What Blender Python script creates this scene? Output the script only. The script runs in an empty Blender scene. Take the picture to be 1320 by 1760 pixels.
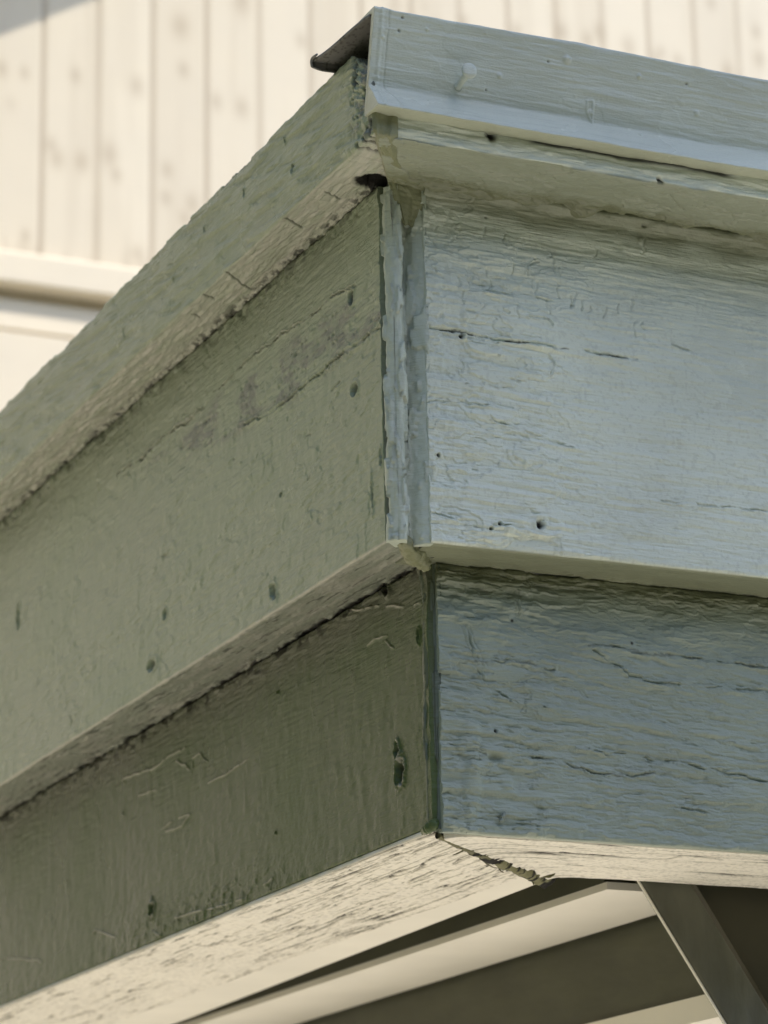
import bpy, math, random
import numpy as np
from mathutils import Matrix, Vector

# ------------------------------------------------------------------ camera
sc = bpy.context.scene
CAM = np.array([-0.67492584, -1.42122617, 1.7091542])
ROT = np.array([[0.911676, -0.41051618, -0.0179815],
                [0.10199473, 0.26846728, -0.95787389],
                [0.39805018, 0.87143662, 0.28662566]])   # right, down, forward in world axes
FPX = 5073.45
cd = bpy.data.cameras.new("camera"); cam = bpy.data.objects.new("camera", cd)
sc.collection.objects.link(cam); sc.camera = cam
M = Matrix.Identity(4)
for i in range(3):
    M[i][0] = ROT[0][i]; M[i][1] = -ROT[1][i]; M[i][2] = -ROT[2][i]; M[i][3] = CAM[i]
cam.matrix_world = M
cd.sensor_fit = 'VERTICAL'; cd.sensor_height = 24.0; cd.lens = 24.0 * FPX / 1760
cd.clip_start = 0.05; cd.clip_end = 500
cd.dof.use_dof = True; cd.dof.focus_distance = 1.62; cd.dof.aperture_fstop = 9.5

# ------------------------------------------------------------------ light
SUN_EL = math.radians(57); SUN_AZ = (0.30, -0.954)     # horizontal direction towards the sun
w = bpy.data.worlds.new("World"); sc.world = w; w.use_nodes = True
nt = w.node_tree; nt.nodes.clear()
sky = nt.nodes.new('ShaderNodeTexSky'); sky.sky_type = 'NISHITA'; sky.sun_disc = False
sky.dust_density = 1.0; sky.sun_elevation = SUN_EL; sky.sun_rotation = math.atan2(SUN_AZ[0], SUN_AZ[1])
bg = nt.nodes.new('ShaderNodeBackground'); bg.inputs['Strength'].default_value = 0.15
wo = nt.nodes.new('ShaderNodeOutputWorld')
nt.links.new(sky.outputs[0], bg.inputs[0]); nt.links.new(bg.outputs[0], wo.inputs[0])
sl = bpy.data.lights.new("sun", 'SUN'); sl.energy = 2.05; sl.angle = math.radians(0.53); sl.color = (1.0, 0.915, 0.79)
sun = bpy.data.objects.new("sun", sl); sc.collection.objects.link(sun)
SD = Vector((SUN_AZ[0] * math.cos(SUN_EL), SUN_AZ[1] * math.cos(SUN_EL), math.sin(SUN_EL))).normalized()
sun.rotation_euler = SD.to_track_quat('Z', 'Y').to_euler(); sun.location = (2, -4, 6)
vs = sc.view_settings; vs.view_transform = 'Standard'; vs.look = 'None'; vs.exposure = 0.86; vs.gamma = 1.0

# ------------------------------------------------------------------ helpers
def tag(o, label=None, cat=None, group=None, kind=None):
    if label: o['label'] = label
    if cat: o['category'] = cat
    if group: o['group'] = group
    if kind: o['kind'] = kind
    return o

def at(px, py, axis, val):
    """point of the plane world[axis]=val seen at a spot of the photograph"""
    d = ROT.T @ np.array([px - 660.0, py - 880.0, FPX])
    return CAM + d * (val - CAM[axis]) / d[axis]

def uz(pts, axis, val):
    """spots on a vertical board face -> (along, height) in metres"""
    k = 1 - axis
    r = []
    for p in pts:
        q = at(p[0], p[1], axis, val); r.append((q[k], q[2]))
    return r

_rng = np.random.RandomState(7)
_TAB = _rng.rand(256, 256)
def vn(x, y, seed=0):
    x = x + seed * 17.37; y = y + seed * 9.71
    xi = np.floor(x).astype(int); yi = np.floor(y).astype(int)
    fx = x - xi; fy = y - yi
    fx = fx * fx * fx * (fx * (fx * 6 - 15) + 10); fy = fy * fy * fy * (fy * (fy * 6 - 15) + 10)
    a = _TAB[xi & 255, yi & 255]; b = _TAB[(xi + 1) & 255, yi & 255]
    c = _TAB[xi & 255, (yi + 1) & 255]; d = _TAB[(xi + 1) & 255, (yi + 1) & 255]
    return (a * (1 - fx) + b * fx) * (1 - fy) + (c * (1 - fx) + d * fx) * fy
def fbm(x, y, seed=0, oc=4, g=0.5):
    s = 0; a = 1; t = 0
    for i in range(oc):
        s = s + a * vn(x, y, seed + i * 3.1); t += a; a *= g
        x, y = x * 1.93 + y * 0.21, y * 2.07 - x * 0.13
    return s / t
def ss(a, b, x):
    t = np.clip((x - a) / (b - a), 0, 1); return t * t * (3 - 2 * t)
def sdist(U, V, poly, closed=False):
    D = np.full(U.shape, 9.0); pl = list(poly)
    if closed: pl.append(pl[0])
    for (x0, y0), (x1, y1) in zip(pl[:-1], pl[1:]):
        dx, dy = x1 - x0, y1 - y0; L = dx * dx + dy * dy + 1e-12
        m = (U > min(x0, x1) - .02) & (U < max(x0, x1) + .02) & (V > min(y0, y1) - .02) & (V < max(y0, y1) + .02)
        if not m.any(): continue
        t = np.clip(((U[m] - x0) * dx + (V[m] - y0) * dy) / L, 0, 1)
        D[m] = np.minimum(D[m], np.hypot(U[m] - x0 - t * dx, V[m] - y0 - t * dy))
    return D

def adopt(o, parent):
    if parent:
        o.parent = parent; o.matrix_parent_inverse = Matrix.Translation(-Vector(parent.location))

def mesh_grid(name, P, mat, parent, wrapv=True, caps=True, attrs=None, flip=False):
    """P: (nu, ns, 3) grid of positions, closed round the s direction"""
    nu, ns = P.shape[:2]
    idx = np.arange(nu * ns).reshape(nu, ns)
    if wrapv: nx = np.roll(idx, -1, axis=1)
    else: nx = None
    if wrapv:
        a = idx[:-1]; b = nx[:-1]; c = nx[1:]; d = idx[1:]
    else:
        a = idx[:-1, :-1]; b = idx[:-1, 1:]; c = idx[1:, 1:]; d = idx[1:, :-1]
    q = np.stack([a, d, c, b], -1).reshape(-1, 4)
    if flip: q = q[:, ::-1]
    nq = len(q)
    loops = q.reshape(-1); tot = [np.full(nq, 4)]
    if caps and wrapv:
        e0 = idx[0]; e1 = idx[-1][::-1]
        if flip: e0 = e0[::-1]; e1 = e1[::-1]
        loops = np.concatenate([loops, e0, e1]); tot.append(np.array([ns, ns]))
    tot = np.concatenate(tot); start = np.concatenate([[0], np.cumsum(tot)[:-1]])
    me = bpy.data.meshes.new(name)
    me.vertices.add(nu * ns); me.vertices.foreach_set('co', P.reshape(-1).astype(np.float32))
    me.loops.add(len(loops)); me.loops.foreach_set('vertex_index', loops.astype(np.int32))
    me.polygons.add(len(tot)); me.polygons.foreach_set('loop_start', start.astype(np.int32))
    try: me.polygons.foreach_set('loop_total', tot.astype(np.int32))
    except Exception: pass
    me.update(calc_edges=True)
    sm = np.ones(len(tot), bool)
    if caps and wrapv: sm[-2:] = False
    me.polygons.foreach_set('use_smooth', sm)
    for k, v in (attrs or {}).items():
        at_ = me.attributes.new(k, 'FLOAT', 'POINT')
        at_.data.foreach_set('value', np.clip(v, 0, 1).reshape(-1).astype(np.float32))
    me.validate(); me.update()
    o = bpy.data.objects.new(name, me); sc.collection.objects.link(o)
    if mat: me.materials.append(mat)
    adopt(o, parent)
    return o

def profile(pts, ds):
    """pts: list of (a, z, radius, fine) corners of a closed loop -> sampled positions and outward normals"""
    n = len(pts); out = []
    for i in range(n):
        p0 = np.array(pts[i - 1][:2]); p = np.array(pts[i][:2]); p1 = np.array(pts[(i + 1) % n][:2]); r = pts[i][2]
        d0 = (p0 - p) / np.linalg.norm(p0 - p); d1 = (p1 - p) / np.linalg.norm(p1 - p)
        if r > 0:
            A = p + d0 * r; B = p + d1 * r; k = max(4, int(r * 1.6 / ds))
            arc = [(1 - t) ** 2 * A + 2 * t * (1 - t) * p + t * t * B for t in np.linspace(0, 1, k)]
        else: arc = [p]
        out += arc
        nxt = pts[(i + 1) % n]; e = p1 + (p - p1) / np.linalg.norm(p - p1) * nxt[2] if nxt[2] > 0 else p1
        s = arc[-1]; L = np.linalg.norm(e - s); step = ds if pts[i][3] else 0.02
        m = max(1, int(L / step))
        out += [s + (e - s) * j / m for j in range(1, m)]
    Q = np.array(out)
    T = np.roll(Q, -1, 0) - np.roll(Q, 1, 0); T /= np.linalg.norm(T, axis=1)[:, None] + 1e-12
    N = np.stack([-T[:, 1], T[:, 0]], 1)          # for loops running top -> front -> bottom
    area = np.sum(Q[:, 0] * np.roll(Q[:, 1], -1) - np.roll(Q[:, 0], -1) * Q[:, 1])
    if area > 0: N = -N
    return Q, N

def useq(segs):
    """segs: [(start, end, step), ...]"""
    r = []
    for a, b, s in segs: r += list(np.arange(a, b, s))
    r.append(segs[-1][1]); return np.array(r)

def board(name, side, pts, ds, us, disp, mat, parent, u0=None, warp=None):
    Q, N = profile(pts, ds)
    nu, ns = len(us), len(Q)
    A = np.repeat(Q[None, :, 0], nu, 0); Z = np.repeat(Q[None, :, 1], nu, 0)
    nA = np.repeat(N[None, :, 0], nu, 0); nZ = np.repeat(N[None, :, 1], nu, 0)
    U = np.repeat(us[:, None], ns, 1)
    if u0 is not None:
        s0 = u0(A, Z); e = us[-1]; U = s0 + (U - us[0]) / (e - us[0]) * (e - s0)
    h, attrs = disp(U, Z, A, nA, nZ)
    A = A + nA * h; Z = Z + nZ * h
    if warp: U, A, Z = warp(U, A, Z)
    P = np.stack([U, A, Z], -1) if side == 'R' else np.stack([A, U, Z], -1)
    area = np.sum(Q[:, 0] * np.roll(Q[:, 1], -1) - np.roll(Q[:, 0], -1) * Q[:, 1])
    flip = (area > 0) != (side == 'R')
    return mesh_grid(name, P, mat, parent, attrs=attrs, flip=flip)

def simple(name, verts, faces, mat, parent=None, smooth=False):
    me = bpy.data.meshes.new(name); me.from_pydata([tuple(v) for v in verts], [], faces); me.update()
    import bmesh
    bm = bmesh.new(); bm.from_mesh(me); bmesh.ops.recalc_face_normals(bm, faces=bm.faces); bm.to_mesh(me); bm.free()
    o = bpy.data.objects.new(name, me); sc.collection.objects.link(o); me.materials.append(mat)
    adopt(o, parent)
    if smooth:
        for p in me.polygons: p.use_smooth = True
    return o
def prism(name, poly, vec, mat, parent=None):
    """poly: 3-D outline; extruded along vec"""
    n = len(poly); v = [np.array(p, float) for p in poly]; v += [p + np.array(vec, float) for p in v[:n]]
    f = [list(range(n)), list(range(2 * n - 1, n - 1, -1))] + [[i, (i + 1) % n, n + (i + 1) % n, n + i] for i in range(n)]
    return simple(name, v, f, mat, parent)
def bevel(o, wd=.002, seg=2):
    m = o.modifiers.new('bevel', 'BEVEL'); m.width = wd; m.segments = seg; m.limit_method = 'ANGLE'; return o
def box(name, lo, hi, mat, parent=None):
    x0, y0, z0 = lo; x1, y1, z1 = hi
    return prism(name, [(x0, y0, z0), (x1, y0, z0), (x1, y1, z0), (x0, y1, z0)], (0, 0, z1 - z0), mat, parent)
def tube(name, path, rad, mat, parent, seg=20, noise=0.0, sq=None, step=None, dirt_shade=None):
    """smooth lumpy tube through 3-D points"""
    path = [np.array(p, float) for p in path]; n = len(path)
    pts = []; rs = []
    K = step or 14
    for i in range(n - 1):
        p0 = path[max(i - 1, 0)]; p1 = path[i]; p2 = path[i + 1]; p3 = path[min(i + 2, n - 1)]
        for k in range(K):
            t = k / K
            pts.append(.5 * ((2 * p1) + (-p0 + p2) * t + (2 * p0 - 5 * p1 + 4 * p2 - p3) * t * t + (-p0 + 3 * p1 - 3 * p2 + p3) * t ** 3))
            rs.append(rad[i] * (1 - t) + rad[i + 1] * t)
    pts.append(path[-1]); rs.append(rad[-1]); pts = np.array(pts); rs = np.array(rs)
    T = np.gradient(pts, axis=0); T /= np.linalg.norm(T, axis=1)[:, None]
    up = np.array([.3, .2, .93]); X = np.cross(T, up); X /= np.linalg.norm(X, axis=1)[:, None]; Y = np.cross(X, T)
    th = np.linspace(0, 2 * np.pi, seg, endpoint=False)
    r = rs[:, None] * (1 + noise * (fbm(np.arange(len(pts))[:, None] * .35 + 0 * th[None], np.cos(th)[None] * 1.5 + 3 + np.sin(th)[None], 5, 3) - .5) * 2)
    P = pts[:, None] + r[..., None] * (np.cos(th)[None, :, None] * X[:, None] + np.sin(th)[None, :, None] * Y[:, None])
    at_ = {'dirt_shade': np.full(P.shape[:2], dirt_shade if dirt_shade is not None else 0.0)}
    return mesh_grid(name, P, mat, parent, attrs=at_)

# ------------------------------------------------------------------ materials
def paint(name, col, rough=0.38, worn=(.22, .23, .22), dirt_shade=(.012, .011, .008), bare_glint=(.52, .5, .44), yellow=(.33, .33, .2),
          grain=(50, 480), bump=.25, var=.12, spec=.5, coat=0.0):
    m = bpy.data.materials.new(name); m.use_nodes = True; t = m.node_tree; n = t.nodes; L = t.links
    b = n['Principled BSDF']
    tc = n.new('ShaderNodeTexCoord')
    def mapn(scale):
        mp = n.new('ShaderNodeMapping'); mp.inputs['Scale'].default_value = scale; L.new(tc.outputs['Object'], mp.inputs[0]); return mp
    n1 = n.new('ShaderNodeTexNoise'); n1.inputs['Scale'].default_value = 9; n1.inputs['Detail'].default_value = 6
    L.new(tc.outputs['Object'], n1.inputs['Vector'])
    n2 = n.new('ShaderNodeTexNoise'); n2.inputs['Scale'].default_value = 900; n2.inputs['Detail'].default_value = 3
    L.new(tc.outputs['Object'], n2.inputs['Vector'])
    def rgb(c): r = n.new('ShaderNodeRGB'); r.outputs[0].default_value = (*c, 1); return r.outputs[0]
    def mix(f, a, c):
        x = n.new('ShaderNodeMix'); x.data_type = 'RGBA'
        if isinstance(f, float): x.inputs[0].default_value = f
        else: L.new(f, x.inputs[0])
        L.new(a, x.inputs[6]); L.new(c, x.inputs[7]); return x.outputs[2]
    def rng(s, a, bb, c=0., d=1.):
        r = n.new('ShaderNodeMapRange'); r.inputs[1].default_value = a; r.inputs[2].default_value = bb
        r.inputs[3].default_value = c; r.inputs[4].default_value = d; L.new(s, r.inputs[0]); return r.outputs[0]
    dk = tuple(c * (1 - var) for c in col); lt = tuple(c * (1 + var) for c in col)
    c0 = mix(rng(n1.outputs[0], .3, .7), rgb(dk), rgb(lt))
    sp = tuple(c * .8 for c in col)
    c0 = mix(rng(n2.outputs[0], .55, .8, 0, .5), c0, rgb(sp))
    def attr(k):
        a = n.new('ShaderNodeAttribute'); a.attribute_name = k; return a.outputs['Fac']
    c1 = mix(attr('yellow'), c0, rgb(yellow)); c1 = mix(attr('worn'), c1, rgb(worn)); c1 = mix(attr('bare_glint'), c1, rgb(bare_glint))
    c1 = mix(attr('dirt_shade'), c1, rgb(dirt_shade)); L.new(c1, b.inputs['Base Color'])  # dirt, plus the black of holes and gaps painted as shade
    rr = n.new('ShaderNodeMath'); rr.operation = 'MULTIPLY_ADD'; L.new(attr('dirt_shade'), rr.inputs[0]); rr.inputs[1].default_value = .5
    L.new(rng(n1.outputs[0], .3, .7, rough - .07, rough + .1), rr.inputs[2]); L.new(rr.outputs[0], b.inputs['Roughness'])
    b.inputs['Specular IOR Level'].default_value = spec; b.inputs['Coat Weight'].default_value = coat
    bp = n.new('ShaderNodeBump'); bp.inputs['Strength'].default_value = bump; bp.inputs['Distance'].default_value = .0006
    mp = mapn((grain[0], grain[0], grain[1])); n3 = n.new('ShaderNodeTexNoise'); n3.inputs['Scale'].default_value = 1; n3.inputs['Detail'].default_value = 5
    n3.inputs['Roughness'].default_value = .6; L.new(mp.outputs[0], n3.inputs['Vector'])
    b3 = n.new('ShaderNodeBump'); b3.inputs['Strength'].default_value = min(1, bump * 3); b3.inputs['Distance'].default_value = .0011
    L.new(n3.outputs[0], b3.inputs['Height']); L.new(b3.outputs[0], bp.inputs['Normal'])
    L.new(n2.outputs[0], bp.inputs['Height']); L.new(bp.outputs[0], b.inputs['Normal'])
    return m
def plain(name, col, rough=.6, scale=20, var=.15, stretch=(1, 1, 1), bump=0.0, metal=0.0, spots=None):
    m = bpy.data.materials.new(name); m.use_nodes = True; t = m.node_tree; n = t.nodes; L = t.links; b = n['Principled BSDF']
    tc = n.new('ShaderNodeTexCoord'); mp = n.new('ShaderNodeMapping'); mp.inputs['Scale'].default_value = stretch
    L.new(tc.outputs['Object'], mp.inputs[0])
    nz = n.new('ShaderNodeTexNoise'); nz.inputs['Scale'].default_value = scale; nz.inputs['Detail'].default_value = 7; L.new(mp.outputs[0], nz.inputs['Vector'])
    cr = n.new('ShaderNodeValToRGB'); cr.color_ramp.elements[0].position = .3; cr.color_ramp.elements[1].position = .7
    cr.color_ramp.elements[0].color = (*[c * (1 - var) for c in col], 1); cr.color_ramp.elements[1].color = (*[min(c * (1 + var), .95) for c in col], 1)
    L.new(nz.outputs[0], cr.inputs[0]); L.new(cr.outputs[0], b.inputs['Base Color'])
    b.inputs['Roughness'].default_value = rough; b.inputs['Metallic'].default_value = metal
    if bump:
        bp = n.new('ShaderNodeBump'); bp.inputs['Strength'].default_value = bump; bp.inputs['Distance'].default_value = .004
        L.new(nz.outputs[0], bp.inputs['Height']); L.new(bp.outputs[0], b.inputs['Normal'])
    return m

SAGE = (.44, .475, .41)
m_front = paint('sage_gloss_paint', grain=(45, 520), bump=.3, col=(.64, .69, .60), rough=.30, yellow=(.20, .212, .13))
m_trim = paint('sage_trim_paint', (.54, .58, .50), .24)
m_left = paint('sage_shade_paint', (.305, .355, .245), .26, spec=.36, worn=(.175, .19, .165), bare_glint=(.56, .53, .47), var=.08, bump=.3)  # same sage as the front; this side's weaker, warmer light is partly in the colour
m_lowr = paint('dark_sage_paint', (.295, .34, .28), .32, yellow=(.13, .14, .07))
m_lowl = paint('dark_sage_shade_paint', (.074, .108, .040), .26, spec=.22, worn=(.16, .155, .125), bare_glint=(.5, .47, .4), bump=.3)  # lower sage again, with the shade of the left side mixed into the colour
m_soff = paint('cream_soffit_paint', (.80, .755, .65), .6, dirt_shade=(.055, .052, .042), var=.04, bump=.3)
m_caulk = paint('caulk_paint', (.23, .24, .14), .35, var=.08)
m_bead = paint('corner_bead_paint', (.50, .55, .47), .35)
m_lowb = paint('caulk_shade_paint', (.10, .125, .09), .35)  # corner bead colour darkened for the face turned away from the sky
m_metal = paint('dull_painted_metal', (.17, .165, .15), .5, var=.25)
m_deck = plain('roof_felt_gap_shade', (.02, .02, .018), .9, 200, .4)  # near-black felt also holds the shade of the gap under the flange
m_beam = plain('cream_beam_paint', (.80, .76, .66), .6, 12, .05)
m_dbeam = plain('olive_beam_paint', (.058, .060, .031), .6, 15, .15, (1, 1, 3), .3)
m_brace = plain('grey_brace_paint', (.105, .105, .075), .5, 18, .25, (3, 3, 1), .6)
m_dark = plain('gusset_shade_paint', (.05, .046, .024), .7, 14, .2)  # the shadow over the gusset is put into this dark colour

# ------------------------------------------------------------------ the porch corner
def empty(name, loc):
    o = bpy.data.objects.new(name, None); sc.collection.objects.link(o); o.location = loc; o.empty_display_size = .05; return o
porch = empty('porch_roof', (0, 0, 0))
tag(porch, 'corner of a porch roof with thick sage green paint on its stepped fascia boards', 'roof')

def zero(U): return np.zeros_like(U)
def pits(U, V, cells, seed, thr, rad):
    """sparse round pits: returns 0..1"""
    x = U * cells; y = V * cells; xi = np.floor(x).astype(int); yi = np.floor(y).astype(int)
    r = zero(U)
    for dx in (-1, 0, 1):
        for dy in (-1, 0, 1):
            a = _TAB[(xi + dx + seed * 13) & 255, (yi + dy + seed * 7) & 255]; b = _TAB[(xi + dx + 91 + seed) & 255, (yi + dy + 17) & 255]
            c = _TAB[(xi + dx + 33) & 255, (yi + dy + 57 + seed) & 255]
            d = np.hypot(x - (xi + dx + a), y - (yi + dy + b)) / cells
            r = np.maximum(r, np.where(c > thr, np.exp(-(d / (rad * (.5 + a))) ** 2), 0))
    return r
def steps(n, levels, edge):
    """terraced paint layers"""
    r = 0
    for l in levels: r = r + ss(l - edge, l + edge, n)
    return r

# ---- right upper fascia
FR = -.0352
def disp_ru(U, Z, A, nA, nZ):
    fr = ss(.5, .9, -nA); un = ss(.5, .9, -nZ)
    wU = U + .003 * (fbm(U * 90, Z * 90, 1, 5, .7) - .5); wZ = Z + .0038 * (fbm(U * 110, Z * 160, 2, 5, .75) - .5)
    brk = ss(.38, .56, fbm(U * 90, Z * 110, 7, 3))
    rough = .25 + .75 * ss(.105, .045, U + .03 * (fbm(U * 18, Z * 25, 3) - .5))
    gZ = Z + .004 * (fbm(U * 12, Z * 20, 16, 2) - .5) + .02 * U
    grain = fbm(U * 13, gZ * 380, 4, 3) - .5
    fine = fbm(U * 60, gZ * 900, 5, 3) - .5
    wav = fbm(U * 24, gZ * 120, 6, 3) - .5
    tq = 1 - .45 * ss(2.325, 2.35, Z)
    h = fr * tq * (grain * .0012 * (.6 + .5 * rough) + fine * .0005 + wav * (.0005 + .0012 * rough) + .0012 * rough * (fbm(U * 60, Z * 70, 10, 3) - .5))
    vU = U + .0018 * (fbm(U * 200, Z * 200, 17, 3) - .5); vZ = Z + .0022 * (fbm(U * 160, Z * 200, 18, 3) - .5)
    n1 = fbm(vU * 38, vZ * 80, 11, 4); n2 = fbm(vU * 20, vZ * 130, 12, 4)
    h += fr * rough * tq * (.0007 * steps(n1, [.42, .55], .007) + .0004 * steps(n2, [.44, .55], .009))
    h += fr * (1 - rough) * .0002 * steps(n2, [.42, .55], .010)
    # left margin scar
    mg = ss(.012, -.004, U); h += fr * mg * .0012 * (fbm(U * 300, Z * 160, 13, 4) - .3)
    cr = [uz(p, 1, FR) for p in (
        [(718, 562), (760, 566), (800, 573), (840, 582), (905, 592), (960, 600), (1020, 607), (1110, 622)],
        [(835, 503), (900, 510), (960, 520), (985, 526)], [(905, 480), (908, 456), (925, 450)],
        [(640 + 200, 720), (900, 742), (985, 770)],
        [(1120, 860), (1200, 868), (1320, 880)], [(930, 600), (950, 625), (945, 645)],
        [(1150, 560), (1150, 590), (1190, 605)], [(905, 545), (940, 550), (945, 560)],
        [(730, 690), (800, 693), (880, 700)], [(735, 880), (790, 898), (840, 905), (905, 905)])]
    dirt_shade = zero(U)
    for i, p in enumerate(cr):
        d = sdist(wU, wZ, p); wd = .0006 if i else .0008
        h += fr * brk * (-(.0013 if i == 0 else .0007) * np.exp(-(d / wd) ** 2) + .0006 * np.exp(-((d - 1.8 * wd) / wd) ** 2))
        if i == 0: dirt_shade += .8 * np.exp(-(d / .0005) ** 2) * ss(.4, .6, fbm(U * 150, Z * 20, 9))
    # vertical check cracks in the upper part
    for k in range(34):
        r = random.Random(k); x = r.uniform(745, 1120); y = r.uniform(365, 520) + (x - 745) * .12; L = r.uniform(8, 26)
        p = uz([(x, y), (x + r.uniform(-4, 4), y + L * .5), (x + r.uniform(-5, 5), y + L)], 1, FR)
        d = sdist(wU, wZ, p); h += fr * -.0008 * np.exp(-(d / .0005) ** 2)
        p = uz([(x, y + L), (x + r.uniform(20, 60), y + L + 4)], 1, FR); d = sdist(wU, wZ, p); h += fr * -.00035 * np.exp(-(d / .0004) ** 2)
    # nails, drips, chips
    def blob(px, py, rr, hh, dz=1.0):
        nonlocal h
        u, z = uz([(px, py)], 1, FR)[0]; d = np.hypot(U - u, (Z - z) * dz); h += fr * hh * np.exp(-(d / rr) ** 4)
    def hole(px, py, rr, dep=.003):
        nonlocal h, dirt_shade
        u, z = uz([(px, py)], 1, FR)[0]; d = np.hypot(wU - u, wZ - z)
        h += fr * (-dep * np.exp(-(d / rr) ** 4) + .0006 * np.exp(-((d - rr * 1.6) / (rr * .5)) ** 2)); dirt_shade = dirt_shade + fr * np.exp(-(d / (rr * .9)) ** 4)
    hole(927, 902, .0024); hole(857, 902, .0012); hole(842, 911, .0010); hole(752, 783, .001); hole(697 + 95, 578, .0014, .0015)
    blob(873, 913, .0030, .0016); blob(796, 548, .0022, .0016, .45); blob(797, 580, .0015, .0014, .6)
    blob(756, 545, .0016, -.001); blob(900, 798, .0012, .0012, .5); blob(1062, 424, .003, -.0008); blob(1100, 415, .002, .0008)
    blob(752, 700, .0012, .001); blob(745, 810, .0016, .0014, .3)
    d = np.abs(np.hypot((U - uz([(930, 905)], 1, FR)[0][0]) / 2.2, Z - uz([(930, 905)], 1, FR)[0][1]) - .0058); h += fr * .0006 * np.exp(-(d / .0008) ** 2)
    pt = pits(U, Z, 60, 3, .8, .0007); h += fr * .0006 * pt
    # top fillet of filler under the ledge
    top = 2.3585; e = .010 + .012 * (fbm(U * 26, 0 * U + 2.2, 21, 4) - .35)
    fil = ss(0, 1, np.clip((Z - (top - e)) / e, 0, 1)); h += fr * (fil ** 2.2) * .005 + fr * fil * .0034 * (fbm(U * 60, Z * 160, 22, 4) - .5)
    hl = pits(U, Z * 1.6, 45, 9, .86, .0012) * ss(top - .024, top - .014, Z); h -= fr * hl * .0018; dirt_shade += fr * hl * .5
    yel = fr * ss(top - .020, top - .006, Z + .012 * (fbm(U * 40, Z * 60, 23) - .5)) * .85
    # underside
    ju = ss(-.012, .0, A) * un
    h += un * (.0006 * (fbm(U * 40, A * 160, 31) - .5) + .0002 * (fbm(U * 300, A * 400, 32) - .5))
    h += ju * .003 * np.maximum(0, fbm(U * 130, A * 200, 33, 4) - .42)
    h += (1 - fr) * (1 - un) * ss(.1, .6, -nA) * .0008 * (fbm(U * 160, Z * 50, 34) - .5)
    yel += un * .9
    dirt_shade += fr * .10 * ss(.62, .75, fbm(U * 500, Z * 500, 35, 2))
    return h, {'dirt_shade': dirt_shade, 'yellow': yel, 'bare_glint': zero(U), 'worn': zero(U)}
us = useq([(-.0150, .24, .00045), (.24, .55, .0012), (.55, 1.3, .004)])
ru = board('upper_fascia_board', 'R', [(.010, 2.3585, 0, 0), (FR, 2.3585, .001, 1), (FR, 2.1505, .0035, 1), (.010, 2.1505, 0, 0)], .00045, us, disp_ru, m_front, porch)

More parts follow.
